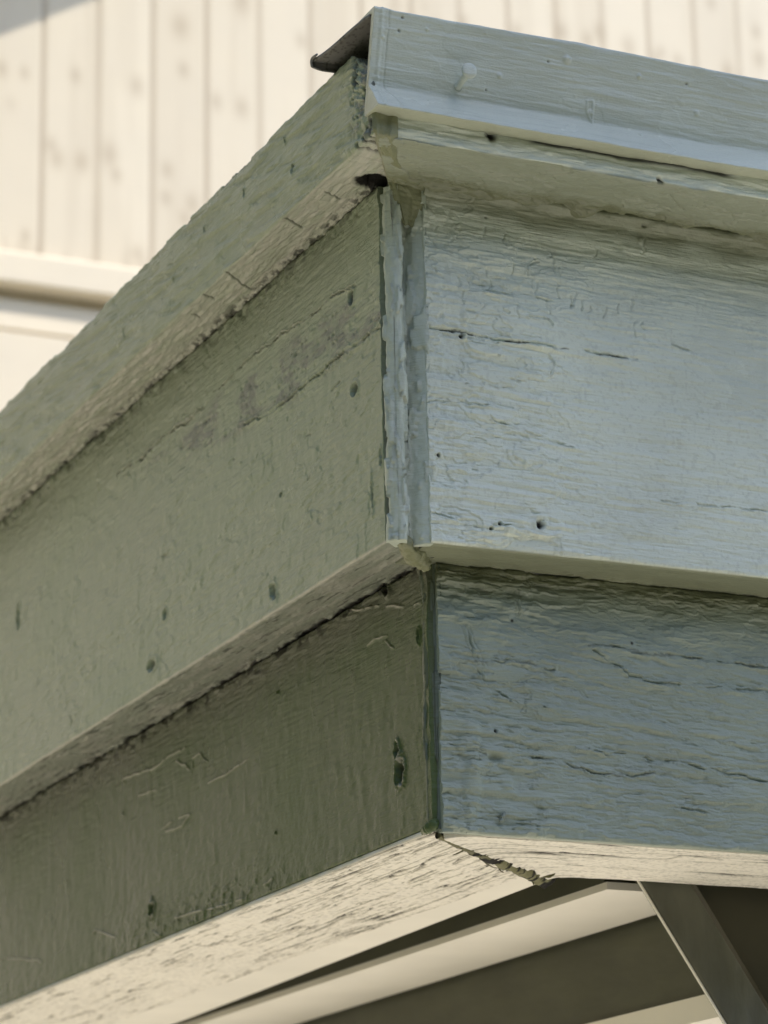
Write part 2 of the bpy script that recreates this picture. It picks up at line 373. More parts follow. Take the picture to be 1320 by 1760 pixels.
# ---- right lower fascia
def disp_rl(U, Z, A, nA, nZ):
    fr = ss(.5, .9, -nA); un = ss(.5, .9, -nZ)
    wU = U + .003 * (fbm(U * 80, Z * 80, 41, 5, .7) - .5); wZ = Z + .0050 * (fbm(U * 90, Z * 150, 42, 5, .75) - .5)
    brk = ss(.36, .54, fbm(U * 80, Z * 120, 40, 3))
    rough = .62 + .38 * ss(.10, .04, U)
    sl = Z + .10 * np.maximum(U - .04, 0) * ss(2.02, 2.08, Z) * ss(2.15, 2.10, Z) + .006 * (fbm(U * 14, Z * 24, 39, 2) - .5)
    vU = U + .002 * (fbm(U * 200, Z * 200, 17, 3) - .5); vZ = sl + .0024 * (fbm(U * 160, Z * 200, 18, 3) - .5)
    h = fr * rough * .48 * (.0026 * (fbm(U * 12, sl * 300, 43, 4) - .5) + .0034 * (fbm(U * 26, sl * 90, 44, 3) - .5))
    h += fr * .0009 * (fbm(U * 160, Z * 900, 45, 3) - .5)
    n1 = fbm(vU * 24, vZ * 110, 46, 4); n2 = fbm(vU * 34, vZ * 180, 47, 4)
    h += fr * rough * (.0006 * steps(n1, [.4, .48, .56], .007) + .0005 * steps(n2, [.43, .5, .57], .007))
    dirt_shade = zero(U)
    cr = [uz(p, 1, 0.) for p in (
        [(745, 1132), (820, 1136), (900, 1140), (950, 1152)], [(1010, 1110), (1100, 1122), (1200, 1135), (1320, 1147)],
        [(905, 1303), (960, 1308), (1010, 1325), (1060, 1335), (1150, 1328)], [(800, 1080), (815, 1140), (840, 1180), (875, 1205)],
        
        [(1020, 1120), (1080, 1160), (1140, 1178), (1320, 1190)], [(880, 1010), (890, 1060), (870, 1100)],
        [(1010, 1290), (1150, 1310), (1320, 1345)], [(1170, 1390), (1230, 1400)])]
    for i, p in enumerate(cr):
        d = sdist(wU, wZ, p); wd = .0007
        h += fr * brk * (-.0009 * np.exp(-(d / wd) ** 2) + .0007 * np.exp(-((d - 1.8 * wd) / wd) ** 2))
        if i in (0, 1, 2): dirt_shade += .45 * np.exp(-(d / .0006) ** 2) * ss(.3, .6, fbm(U * 100, Z * 20, 49))
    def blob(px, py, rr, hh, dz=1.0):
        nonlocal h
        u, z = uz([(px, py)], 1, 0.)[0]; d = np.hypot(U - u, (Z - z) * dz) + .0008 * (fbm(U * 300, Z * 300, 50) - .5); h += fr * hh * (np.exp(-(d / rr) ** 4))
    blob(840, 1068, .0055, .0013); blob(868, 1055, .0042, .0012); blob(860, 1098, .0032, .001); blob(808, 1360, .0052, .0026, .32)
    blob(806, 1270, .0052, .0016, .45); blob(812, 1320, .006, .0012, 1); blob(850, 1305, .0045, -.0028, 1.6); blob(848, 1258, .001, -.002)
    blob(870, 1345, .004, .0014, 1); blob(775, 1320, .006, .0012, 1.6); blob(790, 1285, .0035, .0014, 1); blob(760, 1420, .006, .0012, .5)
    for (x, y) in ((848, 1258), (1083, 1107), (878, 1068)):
        u, z = uz([(x, y)], 1, 0.)[0]; dirt_shade += np.exp(-(np.hypot(U - u, Z - z) / .001) ** 4)
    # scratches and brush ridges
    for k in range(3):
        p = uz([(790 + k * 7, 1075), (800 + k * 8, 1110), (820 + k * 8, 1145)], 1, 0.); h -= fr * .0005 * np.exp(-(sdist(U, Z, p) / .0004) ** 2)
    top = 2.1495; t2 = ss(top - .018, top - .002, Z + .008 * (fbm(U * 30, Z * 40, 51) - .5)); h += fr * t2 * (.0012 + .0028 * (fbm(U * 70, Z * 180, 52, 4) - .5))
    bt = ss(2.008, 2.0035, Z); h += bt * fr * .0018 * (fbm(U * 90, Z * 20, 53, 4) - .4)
    return h, {'dirt_shade': dirt_shade, 'yellow': fr * t2 * .9, 'bare_glint': zero(U), 'worn': zero(U)}
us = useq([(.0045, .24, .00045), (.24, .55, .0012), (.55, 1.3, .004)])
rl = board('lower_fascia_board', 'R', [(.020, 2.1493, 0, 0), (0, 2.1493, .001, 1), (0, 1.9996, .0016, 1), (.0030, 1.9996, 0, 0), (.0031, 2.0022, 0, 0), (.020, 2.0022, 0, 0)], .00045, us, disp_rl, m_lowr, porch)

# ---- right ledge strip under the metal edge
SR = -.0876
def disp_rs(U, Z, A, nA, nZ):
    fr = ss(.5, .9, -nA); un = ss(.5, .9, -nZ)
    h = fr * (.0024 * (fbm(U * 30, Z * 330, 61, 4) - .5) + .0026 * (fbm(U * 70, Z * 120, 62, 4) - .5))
    dirt_shade = zero(U)
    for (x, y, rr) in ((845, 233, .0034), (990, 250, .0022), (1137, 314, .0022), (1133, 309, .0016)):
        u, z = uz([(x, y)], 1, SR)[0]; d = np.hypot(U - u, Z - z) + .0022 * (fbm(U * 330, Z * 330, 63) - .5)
        k = np.exp(-(d / rr) ** 4) * (fr + (1 - fr) * (nA < -.1)); h -= k * .003; dirt_shade += k
    dirt_shade += fr * .9 * ss(2.3690, 2.3715, Z + .002 * (fbm(U * 60, U * 0, 59, 4) - .5)) * ss(.42, .52, fbm(U * 16, U * 0 + 4, 60, 3))  # darkness of the gap under the metal edge, painted on
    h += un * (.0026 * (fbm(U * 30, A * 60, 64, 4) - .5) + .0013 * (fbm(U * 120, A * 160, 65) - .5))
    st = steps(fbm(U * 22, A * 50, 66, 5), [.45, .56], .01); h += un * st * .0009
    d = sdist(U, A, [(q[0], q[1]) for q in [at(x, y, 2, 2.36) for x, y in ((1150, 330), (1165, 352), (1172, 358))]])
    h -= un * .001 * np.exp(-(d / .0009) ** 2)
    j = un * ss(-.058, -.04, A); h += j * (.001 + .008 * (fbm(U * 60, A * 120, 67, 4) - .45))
    return h, {'dirt_shade': dirt_shade, 'yellow': un * (.75 + .3 * ss(-.056, -.042, A + .01 * (fbm(U * 40, A * 40, 68) - .5))), 'bare_glint': zero(U), 'worn': zero(U)}
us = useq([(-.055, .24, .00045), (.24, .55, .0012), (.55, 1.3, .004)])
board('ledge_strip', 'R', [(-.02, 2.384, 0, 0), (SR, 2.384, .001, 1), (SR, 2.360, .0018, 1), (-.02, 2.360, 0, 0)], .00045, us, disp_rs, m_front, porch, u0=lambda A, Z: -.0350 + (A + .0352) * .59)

# ---- painted metal edge (drip edge)
def disp_rt(U, Z, A, nA, nZ):
    fr = ss(.3, .8, -nA); tz = 2.430
    h = fr * (.0010 * (fbm(U * 22, Z * 260, 71, 4) - .5) + .0009 * (fbm(U * 25, Z * 40, 72, 4) - .5))
    h += fr * .00018 * steps(fbm(U * 30, Z * 60, 73, 4), [.5], .01)
    e = np.exp(-((U - (-.0655 + .0012 * (fbm(Z * 200, Z * 0, 74) - .5))) / .0012) ** 2) + ss(-.0662, -.069, U) * .6; h += fr * e * .0007
    d = np.abs(U + .0612 + .0012 * (fbm(Z * 160, Z * 0, 75) - .5) + ss(2.392, 2.376, Z) * -.006); h -= fr * .0006 * np.exp(-(d / .0004) ** 2)
    dirt_shade = zero(U)
    for (x, y, rr, hh) in ((685, 35, .0009, -.001), (681, 56, .0009, -.001), (969, 108, .0022, .0012), (1094, 135, .0012, .0012), (1018, 190, .0016, .0009), (938, 110, .0008, -.001),
                           (1198, 194, .0015, .001), (1175, 148, .0008, -.001), (838, 152, .0007, -.0008), (728, 55, .0009, .001), (858, 130, .0014, .0008), (1104, 230, .0012, .0006), (655, 66, .001, .0008)):
        u, z = uz([(x, y)], 1, -.0915)[0]; d = np.hypot(U - u, Z - z); h += fr * hh * np.exp(-(d / rr) ** 4)
        if hh < 0: dirt_shade += fr * .6 * np.exp(-(d / rr * 1.2) ** 4)
    d = sdist(U + .0006 * (fbm(U * 400, Z * 400, 76) - .5), Z, uz([(1010, 172), (1012, 190), (1023, 206), (1021, 172), (1010, 172)], 1, -.0915)); h += fr * .0007 * np.exp(-(d / .0006) ** 2)
    tp = ss(2.4255, 2.430, Z) * fr; h += tp * .001 * (fbm(U * 50, Z * 10, 77, 4) - .5)
    lw = ss(2.378, 2.3735, Z) * fr; h += lw * .0009 * (fbm(U * 70, Z * 100, 78, 4) - .5)
    un = ss(.5, .9, -nZ); h += un * .0009 * (fbm(U * 130, A * 130, 79, 4) - .5)
    pt = pits(U, Z, 70, 5, .86, .0005); h += fr * .0004 * pt
    mr = ss(-.085, -.088, A) * -1 + 1
    return h, {'dirt_shade': dirt_shade, 'yellow': un * .5, 'bare_glint': zero(U), 'worn': zero(U)}
us = useq([(-.0703, .24, .0005), (.24, .55, .0012), (.55, 1.3, .004)])
def warp_top(U, A, Z):
    Z = Z + .0006 * np.sin(U * 30) * ss(2.41, 2.43, Z) + .0008 * np.exp(-((U + .063) / .003) ** 2) * ss(2.42, 2.43, Z)
    return U, A, Z
edge = board('metal_edge', 'R', [(-.060, 2.4318, .0, 1), (-.0975, 2.4318, .0022, 1), (-.0872, 2.3890, .002, 1), (-.0995, 2.3722, .0014, 1), (-.082, 2.3722, 0, 1),
             (-.082, 2.3745, 0, 0), (-.0848, 2.3895, 0, 0), (-.0935, 2.4292, 0, 0), (-.060, 2.4292, 0, 0)], .0005, us, disp_rt, m_trim, porch, warp=warp_top)

# projecting end of the metal flange: thin folded sheet seen from below
fl = empty('metal_flashing', (-.07, -.09, 2.43)); fl.parent = porch
def sheet(name, rows, th, mat, parent, nrm=(0, 0, 1)):
    P = np.array(rows, float); nu, ns = P.shape[:2]
    from math import pi
    nr = np.array(nrm, float); full = np.concatenate([P, (P + nr * th)[:, ::-1]], 1)
    a = {'dirt_shade': .55 * ss(.62, .75, fbm(full[..., 0] * 900, full[..., 1] * 900, 3, 2)), 'worn': 0 * full[..., 0]}
    return mesh_grid(name, full, mat, parent, attrs=a)
rows = []
for t in np.linspace(0, 1, 40):
    y = -.0915 + t * .062; x0 = -.0706 - .0075 * t ** .8; dz = .0010 * math.sin(t * 5) - .0022 * math.sin(math.pi * t)
    rows.append([(x0 + s * (-.052 - x0), y, 2.4274 + dz * (1 - s)) for s in np.linspace(0, 1, 24)])
f1 = sheet('flange', rows, .0016, m_metal, porch)
bpy.data.objects.remove(fl)
rows = []
for t in np.linspace(0, 1, 30):
    x = -.0785 + t * .030
    rows.append([(x, -.0300 + .0012 * math.sin(s * 3), 2.4285 - s * (.0050 + .0022 * t + .0006 * math.sin(t * 9)) - .0012 * t) for s in np.linspace(0, 1, 10)])
f2 = sheet('folded_hem', rows, .0016, m_metal, porch, (0, 1, 0))
tube('hem_lip', [(-.0780, -.036, 2.4282), (-.0788, -.0312, 2.4276), (-.0788, -.0298, 2.4256), (-.0783, -.0296, 2.4236)], [.0006, .0009, .0009, .0007], m_metal, porch, 12)

# roof surface and deck, running back out of sight
prism('roof_deck', [(-.052, -.082, 2.392), (-.052, -.088, 2.4285), (-.052, 1.35, 2.4285), (-.052, 1.35, 2.392)], (1.35, 0, 0), m_deck, porch)

# ---- left top board
LT = -.067
def disp_lt(U, Z, A, nA, nZ):
    fr = ss(.5, .9, -nA); un = ss(.5, .9, -nZ); dirt_shade = zero(U); worn = zero(U)
    wZ = Z + .05 * np.maximum(.05 - U, 0) * 0
    h = fr * (.0009 * (fbm(U * 14, Z * 190 + U * 8, 81, 4) - .5) + .0005 * (fbm(U * 60, Z * 600, 82, 3) - .5) + .0008 * (fbm(U * 18, Z * 40, 83) - .5))
    # slanting brush ridges
    s = fbm((U + Z * .6) * 22, (Z - U * .12) * 200, 84, 3); h += fr * .0004 * steps(s, [.40, .5, .6], .02); h += fr * .0003 * (fbm(U * 130, Z * 60, 80, 3) - .5)
    # splintered end next to the metal edge
    en = ss(-.050, -.072, U + .012 * (fbm(U * 60, Z * 80, 85) - .5)); en = en * np.maximum(fr, ss(.2, .5, np.abs(nZ)))
    h += en * (.0045 * (fbm(U * 190, Z * 120, 86, 5) - .5)); worn += en * ss(.40, .55, fbm(U * 160, Z * 140, 87)) * .8
    dk = ss(.60, .67, fbm(U * 240, Z * 170, 88, 4)) * en; dirt_shade += dk; h -= dk * .0025
    for (x, y, a, b) in ((505, 290, .0016, .0052), (422, 332, .0010, .0042), (490, 240, .0008, .0036), (352, 395, .0006, .003), (215, 572, .0006, .006), (300, 480, .0006, .003)):
        u, z = uz([(x, y)], 0, LT)[0]; d = np.hypot((U - u) / a, (Z - z) / b * 2) + .5 * (fbm(U * 400, Z * 400, 89) - .5)
        k = np.exp(-d ** 4) * fr; h -= k * .002; dirt_shade += k * (.95 if a > .0007 else .15); h += fr * .0005 * np.exp(-((d - 1.5) / .4) ** 2)
    # chipped top rim
    rim = ss(2.415, 2.419, Z) * ss(.62, .74, fbm(U * 45, U * 0 + 3, 90, 4)); dirt_shade += rim * (np.abs(nA) > .2) * .9; h -= rim * .0012
    h -= ss(2.410, 2.419, Z) * .0012 * (fbm(U * 60, U * 0, 91, 4))
    # weathered underside
    h += un * (.0016 * (fbm(U * 24, A * 200, 92, 4) - .5) + .0016 * (fbm(U * 110, A * 420, 93, 4) - .5))
    cu = 0
    for k, (x0, y0, x1, y1) in enumerate(((485, 372, 520, 392), (384, 464, 434, 500), (560, 330, 585, 342), (350, 507, 368, 515), (330, 540, 345, 546))):
        a = at(x0, y0, 2, 2.361); b = at(x1, y1, 2, 2.361)
        d = sdist(U + .0012 * (fbm(U * 200, A * 300, 94) - .5), A, [(a[1], a[0]), (b[1], b[0])]); g = np.exp(-(d / .0007) ** 2); h -= un * .0016 * g; dirt_shade += un * .55 * g
    e = ss(-.046, -.037, A) * un; h += e * .0036 * (fbm(U * 200, A * 300, 95, 4) - .5); dirt_shade += e * ss(.54, .62, fbm(U * 180, A * 200, 96)) * .8
    q = at(648, 312, 2, 2.361); d = np.hypot(U - q[1], (A - q[0]) * .8) + .004 * (fbm(U * 200, A * 200, 97) - .5); g = np.exp(-(d / .0075) ** 4) * un; h -= g * .008; dirt_shade += 1.5 * np.exp(-(d / .0098) ** 6) * (un + (nZ < -.1) * .5)  # hole blackened beyond its depression, deep shade put into the colour
    fo = ss(.35, .5, -nZ) * ss(.35, .5, -nA)
    h += ss(.15, .4, -nZ) * ss(.15, .4, -nA) * .0007 * (fbm(U * 200, Z * 60, 98, 4) - .4)
    bare_glint = un * (.10 + .9 * fbm(U * 45, A * 420, 99, 5)); worn += un * .35 * ss(.5, .7, fbm(U * 50, A * 120, 100, 4))
    return h, {'dirt_shade': dirt_shade, 'worn': worn * (1 - .6 * un), 'bare_glint': bare_glint, 'yellow': zero(U)}
def warp_lt(U, A, Z):
    k = ss(-.058, -.080, U + .004 * (fbm(U * 300, A * 0, 101) - .5)); Z = Z - k * np.clip((Z - 2.375) / .044, 0, 1) * .013
    return U, A, Z
us = useq([(-.0868, .25, .0007), (.25, .72, .0011), (.72, 1.3, .003)])
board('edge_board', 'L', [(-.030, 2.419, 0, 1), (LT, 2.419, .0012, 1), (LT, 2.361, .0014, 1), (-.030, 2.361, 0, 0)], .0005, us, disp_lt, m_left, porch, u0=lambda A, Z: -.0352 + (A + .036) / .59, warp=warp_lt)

# ---- left upper fascia
FL = -.036
def disp_lu(U, Z, A, nA, nZ):
    fr = ss(.5, .9, -nA); un = ss(.5, .9, -nZ); dirt_shade = zero(U); worn = zero(U); bare_glint = zero(U)
    wU = U + .007 * (fbm(U * 60, Z * 60, 111, 5, .7) - .5); wZ = Z + .006 * (fbm(U * 70, Z * 110, 112, 5, .75) - .5)
    # rows of fine brush waves, slightly slanted
    ph = Z * 190 + U * 45 + 5 * fbm(U * 9, Z * 12, 113); rp = .5 + .5 * np.sin(ph * 2 * math.pi)
    h = fr * (.00013 * rp * ss(.4, .6, fbm(U * 8, Z * 16, 114)) * ss(2.32, 2.27, Z) + .0010 * (fbm(U * 14, Z * 60, 115, 4) - .5) + .0004 * (fbm(U * 40, Z * 500, 116, 3) - .5))
    h += fr * (.0006 * (fbm((U) * 160, Z * 160, 118, 3) - .5) + .0005 * (fbm(U * 120 + Z * 20, Z * 38, 110, 3) - .5))
    h += fr * .00035 * steps(fbm(wU * 16, wZ * 36, 117, 5), [.42, .6], .005)
    c1 = uz([(672, 445), (640, 470), (600, 492), (560, 520), (520, 552), (480, 578), (440, 608), (400, 645), (355, 695), (320, 725), (280, 752), (245, 788), (205, 815)], 0, FL)
    c2 = uz([(672, 545), (640, 572), (600, 600), (555, 640), (520, 668), (470, 705), (430, 725), (410, 735)], 0, FL)
    d = sdist(wU, wZ, c1); g = np.exp(-(d / .0007) ** 2); bk = ss(.40, .55, fbm(U * 70, Z * 90, 109)); h += fr * bk * (-.0013 * g + .0008 * np.exp(-((d - .0012) / .0006) ** 2)); dirt_shade += fr * g * .7 * ss(.5, .6, fbm(U * 100, Z * 60, 119)); bare_glint += fr * .5 * bk * np.exp(-((d - .0011) / .0004) ** 2)
    d2 = sdist(wU, wZ, c2); g = np.exp(-(d2 / .0007) ** 2) * ss(.42, .55, fbm(U * 40, Z * 60, 120)); h += fr * (-.0012 * g + .0006 * np.exp(-((d2 - .0016) / .0008) ** 2)); dirt_shade += fr * g * .35
    # worn patch between the two cracks
    poly = uz([(668, 465), (668, 560), (600, 620), (520, 690), (440, 740), (350, 790), (260, 820), (235, 800), (300, 745), (400, 655), (520, 560), (600, 505)], 0, FL)
    px = np.array([p[0] for p in poly]); py = np.array([p[1] for p in poly]); ins = np.zeros(U.shape, bool); j = len(px) - 1
    for i in range(len(px)):
        c = ((py[i] > wZ) != (py[j] > wZ)) & (wU < (px[j] - px[i]) * (wZ - py[i]) / (py[j] - py[i] + 1e-12) + px[i]); ins ^= c; j = i
    ed = np.clip(sdist(wU, wZ, poly, True) / .008, 0, 1); pn = fbm(U * 30, Z * 110, 121, 5)
    worn += fr * ins * ed * ss(.40, .56, pn) * (.35 + .5 * ss(.45, .55, fbm(U * 110, Z * 260, 107, 4)))
    pit = pits(U * .6, Z, 300, 4, .80, .0008) * ins * ed; h -= fr * pit * .0007; dirt_shade += fr * .45 * pit * ss(.5, .7, pn)
    h += fr * ins * ed * .0008 * (fbm(U * 120, Z * 300, 122, 4) - .5)
    # nail scars
    for (x, y, a, b, k) in ((605, 510, .003, .0035, .9), (610, 670, .0045, .0035, .5), (485, 850, .0016, .0012, .8), (470, 1018, .0045, .0048, .35),
                            (262, 1143, .007, .0042, .3), (283, 1055, .003, .003, .1), (33, 1060, .003, .007, .2), 
                            (655, 785, .0014, .004, .2), (640, 850, .001, .008, .3), ):
        u, z = uz([(x, y)], 0, FL)[0]; d = np.hypot((U - u) / a, (Z - z) / b) + 1.3 * (fbm(U * 260, Z * 420, 108, 3) - .5); g = np.exp(-np.abs(d) ** 4); h += fr * (-.0022 * g + .0007 * np.exp(-((d - 1.4) / .35) ** 2)); dirt_shade += fr * g * k
        worn += fr * np.exp(-((d - .3)) ** 2 * 2) * .4
    for k in range(45):     # random nicks and raised paint edges
        r = random.Random(k + 50); u = r.uniform(-.02, .65); z = r.uniform(2.16, 2.33); L = r.uniform(.003, .012); an = r.uniform(-.4, .4) + (1.5 if r.random() < .4 else 0)
        p = [(u, z), (u + L * math.cos(an), z + L * .5 * math.sin(an))]; d = sdist(wU, wZ, p); s = r.choice((-1, 1, 1)); h += fr * s * .0006 * np.exp(-(d / .0005) ** 2)
        if s < 0: dirt_shade += fr * .35 * np.exp(-(d / .0007) ** 2)
    # rough line under the ledge, darker and greyer towards it
    tj = ss(2.345, 2.360, Z + .006 * (fbm(U * 60, Z * 0, 123, 4) - .5)); h += fr * tj * .0026 * (fbm(U * 150, Z * 260, 124, 4) - .35)
    worn += fr * .30 * ss(2.31, 2.36, Z + .02 * (fbm(U * 14, Z * 20, 125) - .5)) * ss(-.05, .05, U); dirt_shade += fr * tj * .5 * ss(.55, .65, fbm(U * 150, Z * 200, 126))
    cn = ss(-.018, -.034, U); h += fr * cn * .0010 * (fbm(U * 200, Z * 110, 127, 4) - .4); worn += fr * cn * .5 * ss(.5, .6, fbm(U * 100, Z * 90, 128))
    # underside
    h += un * (.0008 * (fbm(U * 60, A * 200, 131, 4) - .5) + .0008 * (fbm(U * 200, A * 500, 132, 3) - .5))
    e = ss(-.010, .0, A) * un; h += e * .004 * (fbm(U * 120, A * 200, 133, 4) - .55); dirt_shade += ss(-.0035, .0, A) * un * .95 * ss(.36, .44, fbm(U * 70, A * 220, 134, 4))
    dirt_shade += un * .5 * ss(.68, .72, fbm(U * 40, A * 420, 135, 4)) + un * .12; worn += un * .6; bare_glint += un * (.15 + .3 * ss(.5, .65, fbm(U * 30, A * 300, 138, 4)))
    rim = ss(.12, .35, -nZ) * ss(.95, .6, -nZ); h += rim * .0014 * (fbm(U * 170, Z * 60, 136, 4) - .4); bare_glint += rim * .8
    return h, {'dirt_shade': dirt_shade, 'worn': worn, 'bare_glint': bare_glint, 'yellow': zero(U)}
us = useq([(-.0235, .20, .0007), (.20, .75, .0011), (.75, 1.3, .003)])
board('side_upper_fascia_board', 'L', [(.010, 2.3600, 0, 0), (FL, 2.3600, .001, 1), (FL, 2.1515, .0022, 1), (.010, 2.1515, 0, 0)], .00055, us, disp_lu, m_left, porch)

# ---- left lower fascia
def disp_ll(U, Z, A, nA, nZ):
    fr = ss(.5, .9, -nA); un = ss(.5, .9, -nZ); dirt_shade = zero(U); worn = zero(U); bare_glint = zero(U)
    wU = U + .007 * (fbm(U * 70, Z * 70, 141, 4) - .5); wZ = Z + .003 * (fbm(U * 60, Z * 110, 142, 4) - .5)
    h = fr * (.0008 * (fbm(U * 12, Z * 40, 143, 4) - .5) + .0003 * (fbm(U * 30, Z * 420, 144, 3) - .5) + .0006 * (fbm(U * 130, Z * 130 + U * 40, 145, 3) - .5) + .0005 * (fbm(U * 120 - Z * 25, Z * 34, 140, 3) - .5))
    def raised(pts, k=1.0, side=.0009):
        nonlocal h, bare_glint
        d = sdist(wU, wZ, uz(pts, 0, 0.)); b_ = ss(.30, .42, fbm(U * 60, Z * 90, 139, 3)); h += fr * b_ * side * 1.4 * k * np.exp(-(d / .0006) ** 2); bare_glint += fr * b_ * .85 * np.exp(-(d / .00045) ** 2)  # lifted paint edges, with their glints painted as pale lines
    for p in ([(212, 1400), (205, 1372), (213, 1340), (235, 1330), (262, 1322), (290, 1300), (318, 1286)], [(303, 1308), (318, 1316), (328, 1330), (330, 1305), (345, 1297), (356, 1308)],
              [(345, 1350), (375, 1337), (400, 1322), (432, 1303)], [(280, 1425), (300, 1410), (328, 1400), (312, 1422), (285, 1430)], [(155, 1650), (150, 1620), (165, 1598), (185, 1605), (205, 1612)],
              [(262, 1540), (265, 1575), (262, 1600), (280, 1610)], [(300, 1580), (340, 1565), (370, 1560), (420, 1545)], [(240, 1365), (270, 1358), (292, 1350)], 
              [(605, 1050), (640, 1042), (700, 1043), (722, 1036)], [(630, 1110), (645, 1098), (668, 1092)], [(665, 1103), (678, 1113)], [(455, 1520), (470, 1510), (465, 1530)], [(0, 1650), (40, 1646), (80, 1655)],
              ):
        raised(p)
    n = fbm(U * 150, Z * 260, 146, 5); lp = ss(2.035, 2.008, Z) * ss(.12, .3, U) * ss(.55, .45, U); h += fr * lp * .0006 * steps(n, [.56], .01)
    for (x, y, a, b, k) in ((688, 1326, .0048, .006, .8), (684, 1293, .0028, .0042, .7), (721, 1093, .0015, .003, .4), (475, 1431, .001, .001, .6), (478, 1190, .001, .0008, .6), (665, 1015, .003, .003, .9), (262, 1563, .004, .004, .3)):
        u, z = uz([(x, y)], 0, 0.)[0]; d = np.hypot((U - u) / a, (Z - z) / b) + 1.2 * (fbm(U * 260, Z * 420, 108, 3) - .5); bare_glint += fr * .7 * np.exp(-((d - 1.2) / .22) ** 2) * (U < u + a * .2) * (a > .0025); g = np.exp(-np.abs(d) ** 4); h += fr * (-.0026 * g + .0014 * np.exp(-((d - 1.35) / .32) ** 2)); dirt_shade += fr * g * k  # pale crescent at the larger scars is a painted glint
    tj = ss(2.139, 2.149, Z + .008 * (fbm(U * 22, Z * 0, 147, 4) - .5)); h += fr * tj * (.0006 + .0016 * (fbm(U * 100, Z * 260, 148, 4) - .5))
    worn += fr * .55 * ss(2.118, 2.147, Z + .012 * (fbm(U * 26, Z * 30, 149, 4) - .5)); dirt_shade += fr * tj * .8 * ss(.52, .62, fbm(U * 90, Z * 260, 150, 4))
    cn = ss(.02, .0, U); h += fr * cn * .0012 * (fbm(U * 160, Z * 130, 151, 4) - .4)
    b2 = ss(2.012, 2.004, Z); h += fr * b2 * .0012 * (fbm(U * 90, Z * 120, 152, 4) - .4)
    return h, {'dirt_shade': dirt_shade, 'worn': worn, 'bare_glint': bare_glint, 'yellow': zero(U)}
us = useq([(.001, .22, .0007), (.22, .85, .0011), (.85, 1.3, .003)])
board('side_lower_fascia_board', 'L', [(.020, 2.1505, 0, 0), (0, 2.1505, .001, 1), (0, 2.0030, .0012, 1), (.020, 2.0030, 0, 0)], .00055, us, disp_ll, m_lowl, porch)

# ---- vertical caulk beads on the corners
def vbead(name, pts, z0, z1, amp, mat, seed, dz=.0006):
    pts = np.array(pts, float); n = len(pts)
    t = np.linspace(0, n - 1, 64); X = np.interp(t, range(n), pts[:, 0]); Y = np.interp(t, range(n), pts[:, 1])
    k = np.ones(7) / 7; Xp = np.convolve(np.pad(X, 3, 'edge'), k, 'valid'); Yp = np.convolve(np.pad(Y, 3, 'edge'), k, 'valid')
    zs = np.arange(z0, z1, dz); Zg = np.repeat(zs[:, None], 64, 1); T = np.repeat(t[None], len(zs), 0)
    tx = np.gradient(Xp); ty = np.gradient(Yp); l = np.hypot(tx, ty) + 1e-9; nx, ny = ty / l, -tx / l
    h = amp * (fbm(Zg * 45, T * .6, seed, 4) - .5) + amp * .45 * (fbm(Zg * 260, T * 1.6, seed + 1, 3) - .5) + amp * .8 * steps(fbm(Zg * 60, T * .8, seed + 2, 4), [.6], .01)
    G = np.stack([Xp[None] + nx * h, Yp[None] + ny * h, Zg], -1)
    back = np.repeat(np.array([[pts[-1][0], pts[-1][1] + .006], [pts[0][0] + .006, pts[0][1] + .006]])[None], len(zs), 0)
    back = np.concatenate([back, Zg[:, :2, None]], -1)
    P = np.concatenate([G, back], 1)
    dk = np.concatenate([.7 * np.exp(-(np.abs(T - 3.05 + .4 * (fbm(Zg * 30, T * 0, seed + 4) - .5)) / .10) ** 2) * ss(.35, .6, fbm(Zg * 60, T * 0, seed + 5)) * (1 if n > 6 else 0), 0 * back[..., 0]], 1)
    return mesh_grid(name, P, mat, porch, attrs={'dirt_shade': dk, 'yellow': 0 * dk, 'worn': 0 * dk, 'bare_glint': 0 * dk})
vbead('caulk_bead', [(-.0356, -.0280), (-.0372, -.0315), (-.0362, -.0340), (-.0342, -.0366), (-.0320, -.0380), (-.0298, -.0376), (-.0278, -.0345), (-.0262, -.0295), (-.0245, -.0268), (-.0222, -.0276), (-.0195, -.0305), (-.0160, -.0352), (-.0125, -.0364)], 2.1500, 2.3560, .0023, m_bead, 200)
vbead('caulk_bead', [(.0006, .010), (-.0006, .0065), (.0010, .0035), (.0032, .0010), (.0054, -.0004), (.0066, -.0006), (.0074, .0008)], 2.0010, 2.1500, .0011, m_lowb, 220)
